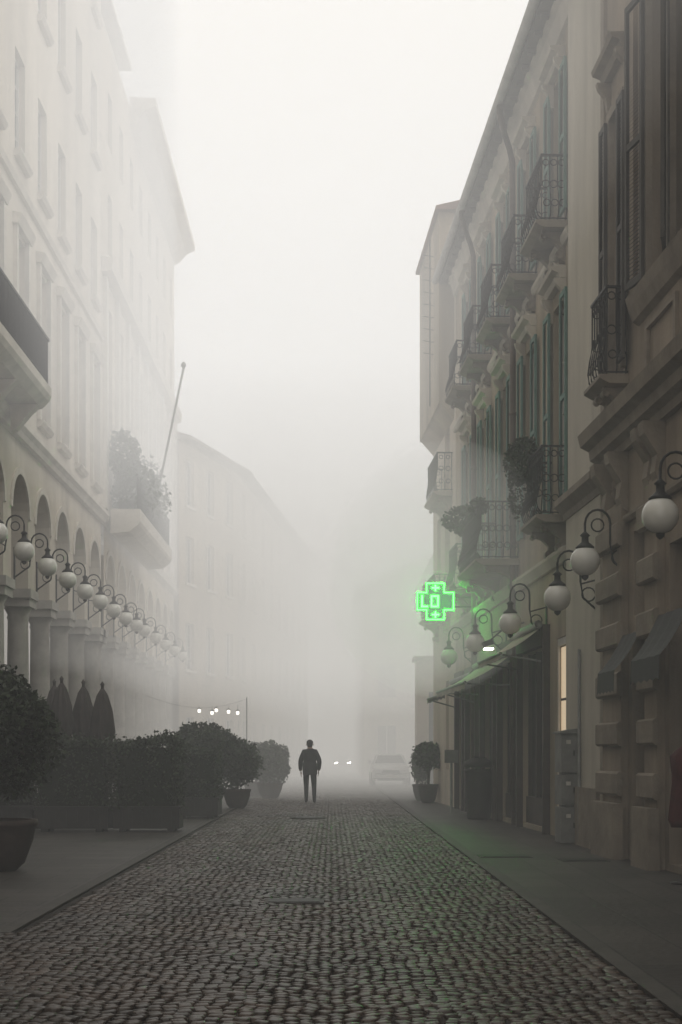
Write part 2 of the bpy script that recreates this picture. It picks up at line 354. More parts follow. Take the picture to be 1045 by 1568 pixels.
def awning(g,u0,u1,w0,w1,ht,hb,val,mm,arms=True):
    P=g.fr.P; n=10; V=[];F=[]
    for i in range(n+1):
        u=u0+(u1-u0)*i/n
        for j in range(6):
            t=j/5; V.append(P(u,w0+(w1-w0)*t,ht+(hb-ht)*t-.05*math.sin(math.pi*t)+.006*math.sin(i*2.1)))
        V.append(P(u,w1+.01,hb-val+(.03 if i%2 else 0)))
    for i in range(n):
        for j in range(6): a=i*7+j; F.append((a,a+1,a+8,a+7))
    g.add('awning_canvas',mm,V,F,False)
    if arms:
        for u in (u0+.1,u1-.1): g.tube('awning_arm','grey',[(u,w0,ht-.6),(u,w1-.05,hb-.02)],.018,6)
        g.tube('awning_bar','grey',[(u0,w1,hb),(u1,w1,hb)],.03,6); g.tube('awning_roller','grey',[(u0,w0+.06,ht+.04),(u1,w0+.06,ht+.04)],.07,8)
awning(g,24.7,27.3,.13,.85,3.62,3.15,.12,'awn'); awning(g,27.7,32.3,.13,1.05,3.35,2.80,.14,'awn'); awning(g,32.8,36.4,.13,.8,3.2,2.8,.12,'awnD')
g.leaves('balcony_plants',ell(FR.P(24.55,.50,6.45),(.30,.35,.42)),1300,.04); g.leaves('balcony_plants',ell(FR.P(24.7,.55,5.95),(.2,.25,.5)),500,.035)
g.leaves('balcony_plants',ell(FR.P(30.2,.75,6.35),(.4,.5,.32)),1100,.045); 
g.leaves('balcony_plants',ell(FR.P(28.0,.75,6.25),(.2,.3,.2)),300,.04)
g.done()

# near corner palace
g=Grp('corner_palace',FR); w0=.12
door1=(17.85,18.6,.1,2.9); door2=(15.2,16.9,.1,3.9); win1=(19.0,19.6,6.55,10.1); win2=(16.75,17.65,7.3,10.9); win3=(13.2,14.3,7.3,10.9)
mez=(17.9,18.55,3.2,4.3)
ops=[door1,door2,win1,win2,mez,win3,(19.0,19.6,12.2,15)]
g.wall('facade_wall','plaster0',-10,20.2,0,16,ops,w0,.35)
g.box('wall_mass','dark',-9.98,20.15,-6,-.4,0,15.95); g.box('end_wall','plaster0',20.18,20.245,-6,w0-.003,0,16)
for o in (door1,door2,mez): g.box('door_glass','glass',o[0],o[1],w0-.33,w0-.3,o[2],o[3]); g.box('door_frame','frameD',o[0],o[0]+.07,w0-.3,w0-.2,o[2],o[3]); g.box('door_frame','frameD',o[1]-.07,o[1],w0-.3,w0-.2,o[2],o[3]); g.box('door_frame','frameD',o[0]+.07,o[1]-.07,w0-.3,w0-.21,o[3]-.12,o[3])
for o in (win1,win2,win3): g.window(*o,w0,.3,'frameD')
for a,b in ((18.72,19.95),(16.98,17.75),(13.9,15.0)):
    g.box('pier','plaster0',a+.1,b-.1,w0,w0+.10,0,4.75)
    g.box('pier_plinth','stone0',a-.03,b+.03,w0+.101,w0+.24,0,.75)
    h=.85
    while h<4.3:
        g.prof('rusticated_block','stone0',a,b,[(w0+.101,h),(w0+.15,h),(w0+.18,h+.03),(w0+.18,h+.29),(w0+.15,h+.32),(w0+.101,h+.32)]); h+=.66
    c=(a+b)/2
    for cc in (a+.2,b-.2): g.prof('cornice_console','stone0',cc-.12,cc+.12,[(w0,4.6),(w0+.08,4.65),(w0+.13,4.8),(w0+.10,5.0),(w0+.26,5.25),(w0+.28,5.398),(w0,5.398)])
    g.scroll(c,w0+.04,5.0,.13,'stone0')
g.prof('main_cornice','stone0',-10,20.2,[(w0+.001,5.4),(w0+.08,5.4),(w0+.1,5.5),(w0+.2,5.55),(w0+.22,5.68),(w0+.34,5.74),(w0+.38,5.9),(w0+.06,5.98),(w0+.001,5.98)])
g.prof('lower_moulding','stone0',-10,20.2,[(w0+.001,4.45),(w0+.05,4.45),(w0+.08,4.5),(w0+.08,4.54),(w0+.001,4.545)])
g.prof('sill_course','stone0',-10,18.3,[(w0+.001,6.9),(w0+.08,6.95),(w0+.14,7.1),(w0+.18,7.24),(w0+.001,7.28)])
g.box('panel_frame','stone0',16.5,17.85,w0+.001,w0+.05,6.15,6.22); g.box('panel_frame','stone0',16.5,17.85,w0+.001,w0+.05,6.7,6.77)
g.box('panel_frame','stone0',16.5,16.6,w0+.001,w0+.049,6.221,6.699); g.box('panel_frame','stone0',17.75,17.85,w0+.001,w0+.049,6.221,6.699)
g.box('corner_quoin','stone0',20.0,20.19,w0+.001,w0+.05,5.99,16)
g.box('wall_pilaster','plaster0',18.35,18.55,w0+.001,w0+.06,7.3,14)
for o in (win1,win2,win3):
    g.box('window_surround','stone0',o[0]-.14,o[0]-.002,w0+.001,w0+.08,o[2],o[3]+.14); g.box('window_surround','stone0',o[1]+.002,o[1]+.14,w0+.001,w0+.08,o[2],o[3]+.14); g.box('window_surround','stone0',o[0]-.001,o[1]+.001,w0+.001,w0+.085,o[3]+.002,o[3]+.14)
    g.hood(o[0]-.15,o[1]+.15,o[3]+.62,w0,'stone0')
def oshut(g,u,h0,h1,w,L,mm,sgn,ang):
    sub=Fr((0,0),(0,1),(1,0)); o=g.fr.P(u,w,0); ca,sa=math.cos(R(ang)),math.sin(R(ang))
    t=g.fr.t*(sgn*ca)+g.fr.n*sa; n=g.fr.n*ca-g.fr.t*(sgn*sa)
    sub.o=o; sub.t=t; sub.n=n; f=g.fr; g.fr=sub; g.shutter(0,L,0,h0,h1,mm); g.fr=f
oshut(g,win2[1]+.03,7.3,10.9,w0+.09,.50,'shutD',1,10); oshut(g,win2[0]-.03,7.3,10.9,w0+.09,.50,'shutD',-1,18)
g.shutter(win1[1]+.03,win1[1]+.36,w0+.09,6.6,10.1,'shutD'); g.shutter(win1[0]-.36,win1[0]-.03,w0+.09,6.6,10.1,'shutD')
g.balcony(18.85,19.7,6.42,.36,1.15,w0,.06,'stone0','balconette')
awning(g,17.75,18.65,w0+.12,w0+.45,2.95,2.45,.28,'awnD',False); awning(g,15.7,16.95,w0+.12,w0+.45,3.05,2.5,.28,'awnD',False)
g.box('roof_cornice','stone0',-10,20.3,w0+.001,w0+.4,16,16.3)
g.done()

g=Grp('house_with_bay',FR)
ops=[(38.2,39.2,5.3,8),(38.4,39.0,1,3.4),(40.2,41,5.3,8),(38.2,39.2,8.6,10.2)]
g.wall('facade_wall','plasterL2',37.003,42,0,14.2,ops); 
for o in ops: g.window(*o)
g.box('wall_mass','plasterR',37.01,42,-7,-.35,0,14.2)
g.box('overhanging_bay','plasterR',37.3,42,.002,.40,10.6,15.6)
g.prof('roof','tile',37.1,42.2,[(.5,15.602),(.5,15.7),(-4,16.8),(-4,15.602)])
g.prof('bay_corbel','plasterR',37.3,42,[(.002,10.2),(.35,10.598),(.002,10.598)])
g.balcony(37.6,39.8,8.35,.48,1.0,0,.05,'plasterPil','balcony'); g.balcony(38.1,41,5.2,.5,1.0,0,.05,'plasterPil','balcony')
g.done()
g=Grp('roof_antenna',FR); g.tube('mast','iron',[(38.5,.5,10.8),(38.5,.5,15.3)],.02,5)
for i in range(9): g.tube('element','iron',[(38.5,.38,12.2+i*.33),(38.5,.68,12.25+i*.33)],.01,4)
g.done()
g=Grp('set_back_house',W); 
g.fr=Fr((4.7,0),(0,1),(-1,0))
ops=[(45+4*i,46.1+4*i,5,7.2) for i in range(7)]
g.wall('facade_wall','plasterL3',42.2,76,0,9.6,ops); g.box('wall_mass','plasterL3',42.2,76,-8,-.3,0,9.6)
for o in ops: g.window(*o)
g.prof('roof','tile',42,76.2,[(.5,9.602),(.5,9.72),(-4,11.2),(-8,9.602)]); g.done()
g=Grp('stone_gateway',W)
g.box('pier','plasterL3',50,51.2,3.0,3.42,0,4.7); g.box('pier','plasterL3',50,51.2,4.25,4.69,0,4.7); g.box('lintel','plasterL3',50,51.2,3.422,4.248,3.6,4.7)
g.box('gate','frameD',50.4,50.5,3.422,4.248,0,3.6); g.box('cap','stone0',49.9,51.3,2.9,4.69,4.702,4.85); g.done()
g=Grp('gabled_house',W)
g.box('wall','plasterL3',80,110,1.8,14,0,10.6)
g.add('gable_roof','tile',[(1.3,79.6,10.6),(14.5,79.6,10.6),(7.9,79.6,13.8),(1.3,110,10.6),(14.5,110,10.6),(7.9,110,13.8)],[(0,1,2),(3,5,4),(0,2,5,3),(1,4,5,2)])
for i in range(4):
    for h in (1.2,4.6,7.8): g.box('window','glass',79.95,79.998,2.6+i*2.4,3.6+i*2.4,h,h+1.8); g.box('window_frame','frameW',79.93,79.949,3.07+i*2.4,3.13+i*2.4,h,h+1.8)
g.done()

# ------------------------------------------------------------------ left side
FL=Fr((-6.6,0),(0,1),(1,0))
def arcade(g,u0,n,sp,mm,r=.82,hc=5.0,hs=6.5,ht=8.0,colr=.25,th=.6):
    P=g.fr.P
    for i in range(n):
        a=u0+i*sp; c=a+sp/2; b=a+sp
        for w in (0,-th):
            g.add('arcade_wall',mm,[P(a,w,hc),P(c-r,w,hc),P(c-r,w,ht),P(a,w,ht)],[(0,1,2,3)]); g.add('arcade_wall',mm,[P(c+r,w,hc),P(b,w,hc),P(b,w,ht),P(c+r,w,ht)],[(0,1,2,3)])
            k=14
            for j in range(k):
                t0=math.pi*j/k;t1=math.pi*(j+1)/k; x0=c-r*math.cos(t0);x1=c-r*math.cos(t1);y0=hs+r*math.sin(t0);y1=hs+r*math.sin(t1)
                g.add('arcade_wall',mm,[P(x0,w,y0),P(x1,w,y1),P(x1,w,ht),P(x0,w,ht)],[(0,1,2,3)])
        pth=[(c-r,hc)]+[(c-r*math.cos(math.pi*j/14),hs+r*math.sin(math.pi*j/14)) for j in range(15)]+[(c+r,hc)]
        for j in range(len(pth)-1):
            g.add('arch_soffit',mm,[P(pth[j][0],0,pth[j][1]),P(pth[j+1][0],0,pth[j+1][1]),P(pth[j+1][0],-th,pth[j+1][1]),P(pth[j][0],-th,pth[j][1])],[(0,1,2,3)])
            if 0<j<len(pth)-2:
                q=[(c+(p[0]-c)*(r+.14)/r,hs+(p[1]-hs)*(r+.14)/r) for p in (pth[j],pth[j+1])]
                V=[P(pth[j][0],.04,pth[j][1]),P(pth[j+1][0],.04,pth[j+1][1]),P(q[1][0],.04,q[1][1]),P(q[0][0],.04,q[0][1]),P(pth[j][0],.0,pth[j][1]),P(pth[j+1][0],.0,pth[j+1][1]),P(q[1][0],.0,q[1][1]),P(q[0][0],.0,q[0][1])]
                g.add('archivolt','trimL',V,[(0,1,2,3),(0,1,5,4),(2,3,7,6)])
    for i in range(n+1):
        a=u0+i*sp
        g.lathe('column','col',(a,-th/2,0),[(colr*1.35,.0),(colr*1.35,.12),(colr*1.2,.2),(colr*1.1,.28),(colr,.36),(colr*1.0,2),(colr*.9,4.35),(colr*.98,4.4),(colr*.9,4.46),(colr*1.25,4.62)],18)
        g.box('column_capital','col',a-.36,a+.36,-th-.02,.03,4.62,4.8); g.box('column_capital','col',a-.42,a+.42,-th-.06,.07,4.802,4.998)
def lampL(u,w,h,side,fr,big=.2):
    g=Grp('wall_lantern',fr)
    g.lathe('globe','globe',(u,w,h),[(.005,-big)]+[(big*math.sin(math.pi*k/12),-big*math.cos(math.pi*k/12)) for k in range(1,12)]+[(.005,big)],22)
    g.lathe('cap','iron',(u,w,h),[(.11,big*.82),(.13,big*.9),(.10,big*1.05),(.05,big*1.25),(.045,big*1.6),(.07,big*1.7),(.02,big*1.95)],14)
    g.lathe('finial','iron',(u,w,h),[(.01,-big*1.3),(.045,-big*1.15),(.05,-big*.98),(.02,-big*.9)],10)
    pts=[(u,w,h+big*1.9)]; 
    rr=.17; 
    for k in range(9):
        a=math.pi*k/8; pts.append((u,w-rr+rr*math.cos(a),h+big*1.9+.12+rr*math.sin(a)*1.1))
    pts+= [(u,w-2*rr-.0,h+big*1.2),(u,w-2*rr-.04,h+.0),(u,0.02,h-.22)]
    g.tube('bracket','iron',pts,.017,6)
    g.ring('scroll','iron',u,w-rr,h+big*1.9+.1,.085,.011,'w',14); g.ring('scroll','iron',u,max(.12,w-2*rr-.12),h+.05,.1,.011,'w',14)
    g.tube('bracket','iron',[(u,.02,h+.28),(u,w-2*rr,h+.2)],.014,6)
    g.box('wall_plate','iron',u-.04,u+.04,0,.025,h-.35,h+.4)
    g.done()
g=Grp('arcaded_palace',FL); sp=2.35; u0=17.2-sp*10; n1=20; uE=u0+n1*sp
TOP=31
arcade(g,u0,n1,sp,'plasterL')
ops=[]
for i in range(n1):
    c=u0+(i+.5)*sp
    ops+=[(c-.5,c+.5,8.9,12.3),(c-.48,c+.48,14,16.2),(c-.48,c+.48,18,20.2),(c-.48,c+.48,22,24.2),(c-.48,c+.48,26,28.2)]
g.wall('upper_wall','plasterL',u0,uE,8.001,TOP,ops)
for k,o in enumerate(ops):
    g.window(*o)
    if k%5==0:
        g.box('window_surround','trimL',o[0]-.15,o[0]-.002,.001,.09,o[2],o[3]+.1); g.box('window_surround','trimL',o[1]+.002,o[1]+.15,.001,.09,o[2],o[3]+.1); g.prof('window_cap','trimL',o[0]-.22,o[1]+.22,[(.001,o[3]+.102),(.12,o[3]+.102),(.2,o[3]+.3),(.001,o[3]+.34)])
    g.prof('window_sill','trimL',o[0]-.12,o[1]+.12,[(.001,o[2]-.16),(.1,o[2]-.14),(.16,o[2]-.05),(.16,o[2]-.002),(.001,o[2]-.002)])
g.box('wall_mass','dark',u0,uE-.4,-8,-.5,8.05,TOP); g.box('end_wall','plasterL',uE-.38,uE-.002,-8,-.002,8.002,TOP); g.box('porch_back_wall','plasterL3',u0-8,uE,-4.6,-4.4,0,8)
g.prof('string_course','trimL',u0,uE,[(.001,8.0),(.12,8.02),(.16,8.12),(.24,8.2),(.24,8.3),(.001,8.34)])
g.prof('string_course','trimL',u0,uE,[(.001,13.2),(.08,13.22),(.12,13.35),(.001,13.4)])
for u in [u0+sp*(2*k+1) for k in range(10)]: g.box('shop_front','glass',u-.8,u+.8,-4.398,-4.37,.2,3)
g.prof('near_balcony_slab','trimL',20.5,28.7,[(.001,8.35),(.75,8.36),(.9,8.5),(.95,8.6),(.95,8.78),(.001,8.78)])
for u in (22,24.2,26.4,28.3): g.prof('near_balcony_console','trimL',u-.12,u+.12,[(.24,7.8),(.35,7.85),(.6,8.15),(.8,8.34),(.24,8.34)])
for u in np.arange(20.6,28.66,.11): g.tube('near_balcony_railing','iron',[(u,.88,8.78),(u,.88,9.72)],.012,4)
for w in np.arange(.05,.88,.11): g.tube('near_balcony_railing','iron',[(28.66,w,8.78),(28.66,w,9.72)],.012,4)
g.box('near_balcony_panel','iron',20.6,28.64,.865,.87,8.85,9.66)
g.box('near_balcony_panel','iron',28.655,28.66,.0,.86,8.85,9.66)
g.box('near_balcony_rail','iron',20.5,28.7,.85,.91,9.72,9.77)
g.done()
for i in range(1,11): lampL(27.3+(i-3)*2.25,.7,5.3,1,FL)
g=Grp('tall_building_with_cornice',FL); u0=41.2; sp=2.3; n2=8; uE=u0+n2*sp
arcade(g,u0,n2,sp,'plasterL2')
ops=[]
for i in range(n2):
    c=u0+(i+.5)*sp; ops+=[(c-.45,c+.45,9.4,14.6),(c-.4,c+.4,16.2,18),(c-.4,c+.4,19.4,21)]
g.wall('upper_wall','plasterL2',u0-.45,uE,8.001,22.6,ops)
for o in ops: g.window(*o)
for i in range(n2+1):
    c=u0+i*sp; g.box('giant_pilaster','trimL',c-.2,c+.2,.001,.12,8.5,15.2)
g.prof('string_course','trimL',u0-.45,uE,[(.125,15.25),(.3,15.3),(.35,15.6),(.001,15.7),(.001,15.25)]); g.prof('string_course','trimL',u0-.45,uE,[(.001,8.0),(.2,8.1),(.24,8.3),(.001,8.34)])
g.box('wall_mass','plasterL2',u0-.45,uE-.01,-9,-.35,8.05,22.6); g.box('porch_back_wall','plasterL3',u0-.4,uE,-4.6,-4.4,0,8)
g.prof('roof_cornice','trimL',46.5,uE+.3,[(.001,22.0),(.2,22.1),(.5,22.45),(.85,22.6),(.85,22.85),(.001,22.9)])
g.box('attic','plasterL2',u0,48,-5,-.6,22.9,24.6); g.box('attic_roof','trimL',u0-.3,48.3,-5.3,-.2,24.602,24.8)
g.prof('planted_balcony_slab','trimL',40.85,49,[(.25,7.75),(.8,7.8),(1.05,8.0),(1.1,8.1),(1.1,8.45),(.25,8.45)])
for u in np.arange(41,49,.14): g.tube('balcony_railing','iron',[(u,1.0,8.45),(u,1.0,9.4)],.012,4)
g.box('balcony_rail','iron',40.9,49,.97,1.03,9.4,9.45)
g.leaves('balcony_shrubs',ell((-6.0,43.0,9.5),(.8,1.6,.9),.5,.3),2600,.08); g.leaves('balcony_shrubs',ell((-6.1,41.8,10.1),(.5,.8,.8),.5,.2),1100,.08); g.leaves('balcony_shrubs',ell((-5.8,45.2,9.7),(.5,1.0,.9),.5,.2),1100,.07); g.leaves('balcony_shrubs',ell((-5.9,47.2,9.3),(.5,1.5,.8),.45,.3),1800,.06)
g.box('window_box','planter',42,48.5,.3,.8,8.452,8.9)
g.done()
for i in range(5): lampL(44.8+i*2.9,.7,5.3,1,FL)
g=Grp('flagpole',W); g.tube('pole','grey',[(43.2,-5.45,8.5),(44.2,-4.6,13.4)],.035,8); g.lathe('finial','grey',(44.2,-4.6,13.4),[(.03,0),(.08,.06),(.08,.12),(.02,.2)],10); g.tube('brace','iron',[(43.2,-5.5,9.3),(43.4,-5.3,9.3)],.02,5); g.done()
def house(name,p0,p1,h,mm,nb,eave=.6,floors=(1,5,8.7,12)):
    d=Vector((p1[0]-p0[0],p1[1]-p0[1])); L=d.length; t=d.normalized(); n=(t.y,-t.x)
    if n[0]<0: n=(-n[0],-n[1])
    g=Grp(name,Fr(p0,(t.x,t.y),n)); ops=[]
    for i in range(nb):
        c=L*(i+.5)/nb
        for f in floors:
            if f+2.2<h: ops.append((c-.5,c+.5,f,f+2))
    g.wall('facade_wall',mm,0,L,0,h,ops); 
    for o in ops: g.window(*o); g.box('sill','trimL',o[0]-.1,o[1]+.1,.001,.1,o[2]-.12,o[2]-.002)
    g.box('wall_mass',mm,0,L-.01,-9,-.35,0,h); g.box('end_wall',mm,L-.34,L,-9,-.002,0,h)
    g.prof('eave','eave',-.2,L+.4,[(-.3,h),(eave,h),(eave,h+.12),(-.3,h+.2)]); g.prof('roof','tile',-.2,L+.4,[(eave-.05,h+.125),(-5,h+2),(-9.2,h+.205)])
    g.done()
house('old_townhouse',(-6.4,59.7),(-4.4,67),14.6,'plasterL3',3)
house('long_townhouse',(-4.4,67.3),(-1.6,97),14.6,'plasterL3',9)
g=Grp('bell_tower',W); g.box('shaft','plasterL3',128,134,-8.2,-2.6,0,33.5); g.box('belfry_cornice','trimL',127.7,134.3,-8.5,-2.3,33.502,34.2)
for x in (-7.2,-5.4,-3.8): g.box('belfry_opening','dark',127.9,127.998,x-.4,x+.4,28,31.5)
g.box('parapet','plasterL3',128,134,-8.2,-2.6,34.202,35.2); g.done()

for (u,h,w) in ((15.4,3.98,.65),(19.04,3.98,.65),(20.85,3.69,.65),(24.9,3.69,.65),(29.1,3.68,.65),(33.3,3.68,.65)): lampL(u,w,h,1,FR,.2)

# ------------------------------------------------------------------ pharmacy cross
g=Grp('pharmacy_cross_sign',W); cy=33.0; cx=2.41; cz=4.95; S=.44
def crossring(S,a,y,th,mm,name):
    pts=[(-a,-S),(a,-S),(a,-a),(S,-a),(S,a),(a,a),(a,S),(-a,S),(-a,a),(-S,a),(-S,-a),(-a,-a),(-a,-S)]
    for p,q in zip(pts,pts[1:]): 
        x0,x1=sorted((p[0],q[0])); z0,z1=sorted((p[1],q[1])); g.box(name,mm,y-.012,y,cx+x0-th,cx+x1+th,cz+z0-th,cz+z1+th)
a=.22
for bx in ((-S,S,-a,a),(-a,a,a+.001,S),(-a,a,-S,-a-.001)): g.box('housing','greend',cy,cy+.16,cx+bx[0],cx+bx[1],cz+bx[2],cz+bx[3])
crossring(S-.02,a-.02,cy-.003,.011,'green','led_outline')
def strokes(segs,y,th):
    for x0,z0,x1,z1 in segs: g.box('led_letters','green',y-.01,y,cx+min(x0,x1)-th,cx+max(x0,x1)+th,cz+min(z0,z1)-th,cz+max(z0,z1)+th)
strokes([(-.31,-.12,-.31,.12),(-.31,-.12,-.19,-.12)],cy-.003,.021); strokes([(-.09,-.12,-.09,.12),(.06,-.12,.06,.12)],cy-.003,.021); strokes([(-.045,.12,.015,.12),(-.045,-.12,.015,-.12)],cy-.003,.021)
for s_ in (-1,1): strokes([(-.07,.31*s_,.07,.31*s_),(0,.31*s_-.055,0,.31*s_+.055)],cy-.016,.02)
g.tube('arm','iron',[(cy+.08,cx+.3,cz+.1),(cy+.08,3.42,cz+.1)],.025,6); g.tube('arm','iron',[(cy+.08,cx+.3,cz-.12),(cy+.08,3.42,cz-.12)],.025,6); g.done()
g=Grp('shop_floodlight',FR); g.tube('arm','iron',[(27,.02,3.9),(27,.45,3.75),(27,.68,3.55)],.018,6)
g.prof('housing','iron',26.88,27.12,[(.62,3.48),(.78,3.42),(.82,3.52),(.66,3.58)]); g.box('lamp','white',26.9,27.1,.62,.78,3.38,3.41); g.done()

# ------------------------------------------------------------------ street objects
def trough(x0,x1,y,h=.45,top=1.45,n=5200,dep=.7):
    g=Grp('hedge_planter',W)
    g.box('trough','planter',y,y+dep,x0,x1,.07,h); g.box('rim','planter',y-.025,y+dep+.025,x0-.025,x1+.025,h+.001,h+.05)
    for x in (x0+.1,x1-.22):
        for yy in (y+.06,y+dep-.16): g.box('foot','planter',yy,yy+.1,x,x+.12,.01,.069)
    for x in np.linspace(x0+.15,x1-.15,6): g.box('rib','planter',y-.012,y-.001,x-.015,x+.015,.1,h-.03)
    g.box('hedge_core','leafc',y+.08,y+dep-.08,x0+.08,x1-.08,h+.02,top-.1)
    g.leaves('hedge_foliage',boxv(x0+.02,x1-.02,y+.02,y+dep-.02,h+.02,top,.045),n,.034)
    g.done()
trough(-5.3,-4.0,25.4,.42,1.62,4200); trough(-3.9,-2.72,25.4,.42,1.62,4000); trough(-3.35,-2.45,30.6,.42,1.5,3500,1.2); trough(-6.2,-5.4,25.6,.42,1.65,2500)
trough(-5.0,-3.6,33,.42,1.6,3000)
def shrub(name,x,y,r,zc,rz,pot,n,leaf=.045,ph=.6,pr=.4,pm='terra'):
    g=Grp(name,W)
    g.lathe('pot',pm,(y,x,0),[(pr*.55,.01),(pr*.75,.1),(pr*.95,ph*.6),(pr,ph*.85),(pr*1.06,ph*.9),(pr*1.06,ph),(pr*.92,ph),(pr*.9,ph-.05)],26)
    g.tube('trunk','frameD',[(y,x,ph-.1),(y+.02,x+.03,zc*.7),(y,x,zc)],.04,6)
    for k in range(7):
        a=k*2.4; g.tube('limb','frameD',[(y,x,ph+.1+.05*k),(y+.35*r*math.sin(a),x+.35*r*math.cos(a),zc-.1),(y+.7*r*math.sin(a),x+.7*r*math.cos(a),zc+.3*rz*math.sin(k))],.015,5)
    g.leaves('foliage',ell((x,y,zc),(r,r,rz),.35,.45),n,leaf)
    for k in range(7):
        a=rng.uniform(0,6.28); e=rng.uniform(-.5,1); g.leaves('foliage',ell((x+r*.6*math.cos(a),y+r*.6*math.sin(a),zc+rz*.6*e),(r*.42,r*.42,rz*.4),.3,.3),n//7,leaf)
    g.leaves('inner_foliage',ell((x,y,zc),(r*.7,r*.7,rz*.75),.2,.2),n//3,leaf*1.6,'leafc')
    g.done()
shrub('potted_laurel',-4.05,17.0,.74,1.65,.88,True,10000,.038,.62,.5)
shrub('potted_bush',-3.2,36.5,.85,1.5,.75,True,6500,.05,.55,.45)
shrub('potted_bush',-2.45,36.8,.55,1.15,.6,True,3000,.05,.5,.35)
shrub('potted_bush',-1.95,45,.62,1.1,.68,True,3000,.06,.5,.4)
shrub('potted_bush',-2.5,47,.5,1.2,.6,True,2500,.06,.5,.4)
shrub('potted_bush',2.75,40.5,.34,1.35,.42,True,1500,.05,.55,.28,'kerb')
shrub('potted_bush',2.72,42.8,.3,1.0,.5,True,900,.05,.5,.28,'kerb')
def umbrella(x,y,h):
    g=Grp('closed_umbrella',W)
    g.lathe('pole','frameD',(y,x,0),[(.03,0),(.03,h+.08),(.045,h+.1),(.01,h+.16)],10)
    g.lathe('folded_canopy','canv',(y,x,0),[(.24,h-1.75),(.25,h-1.6),(.19,h-1.2),(.15,h-1.0),(.20,h-.8),(.17,h-.4),(.09,h-.1),(.035,h+.02)],32,lambda a,i:1+.28*math.sin(a*8+i*.5)*(1 if i<7 else .2))
    g.lathe('base','kerb',(y,x,0),[(.3,.01),(.3,.08),(.1,.12)],20); g.done()
umbrella(-5.2,27.4,2.75); umbrella(-4.85,27.8,2.7); umbrella(-4.35,27,2.62); umbrella(-5.75,29.5,2.8)
g=Grp('litter_bin',W); g.lathe('bin_body','planter',(30.5,3.16,0),[(.24,.01),(.26,.08),(.29,1.0),(.31,1.02),(.31,1.08)],24,lambda a,i:1+.02*math.sin(a*24)); g.lathe('bin_lid','planter',(30.5,3.16,0),[(.31,1.12),(.33,1.15),(.30,1.25),(.12,1.33)],24)
for k in range(4): g.tube('lid_post','planter',[(30.5+.25*math.sin(k*1.57),3.16+.25*math.cos(k*1.57),1.0),(30.5+.25*math.sin(k*1.57),3.16+.25*math.cos(k*1.57),1.14)],.015,5)
g.done()
g=Grp('signpost',W); g.tube('pole','grey',[(33,2.78,0),(33,2.78,1.5)],.03,8); g.box('plate','grey',32.95,32.97,2.62,2.94,1.2,1.5); g.done()
g=Grp('meter_cabinet',FR)
for (h0,h1) in ((1.12,1.72),(.62,1.08),(.03,.58)):
    g.box('cabinet','grey',21.95,22.45,.105,.36,h0,h1); g.box('cabinet_door','grey',21.94,21.948,.13,.335,h0+.04,h1-.04); g.box('handle','iron',21.925,21.939,.16,.18,(h0+h1)/2-.04,(h0+h1)/2+.04)
    g.box('label','frameW',21.93,21.939,.22,.29,h1-.16,h1-.1)
g.box('cabinet_back','grey',22.0,22.44,.11,.30,.03,1.7)
g.prof('cabinet_roof','grey',21.9,22.5,[(.105,1.722),(.39,1.722),(.39,1.75),(.105,1.8)]); g.tube('conduit','grey',[(21.7,.14,.1),(21.7,.14,3.0)],.025,6); g.done()
g=Grp('coat_display',FR); M['red']=mat('red_cloth',(.07,.014,.014),.85,.4,6,.3,30)
g.lathe('coat','red',(15.25,.40,0),[(.17,.62),(.19,.7),(.16,1.0),(.15,1.2),(.17,1.38),(.1,1.46),(.04,1.5)],20,lambda a,i:1+.1*math.sin(a*6+i)); g.lathe('stand','iron',(15.25,.40,0),[(.18,.015),(.18,.03),(.02,.05),(.02,1.55)],14); g.done()
g=Grp('cafe_hanging_lanterns',W); M['bulb']=emis('lit_bulb',(1,.95,.85),2.2)
pts=[(50,-6.5+3.5*k/10,3.45-.42*math.sin(math.pi*k/11)) for k in range(11)]
g.tube('cable','iron',pts,.005,4); g.tube('post','iron',[(50,-2.98,0),(50,-2.98,3.4)],.02,6)
for x,z in ((-4.65,2.93),(-4.2,2.86),(-4.05,2.95),(-3.62,2.90),(-3.3,2.86)):
    g.tube('drop','iron',[(50,x,3.12),(50,x,z+.06)],.006,4); g.lathe('lantern','bulb',(50,x,z),[(.03,-.07),(.055,-.05),(.06,.03),(.03,.06)],8); g.lathe('shade','iron',(50,x,z),[(.09,.062),(.05,.09),(.015,.12)],8)
g.done()

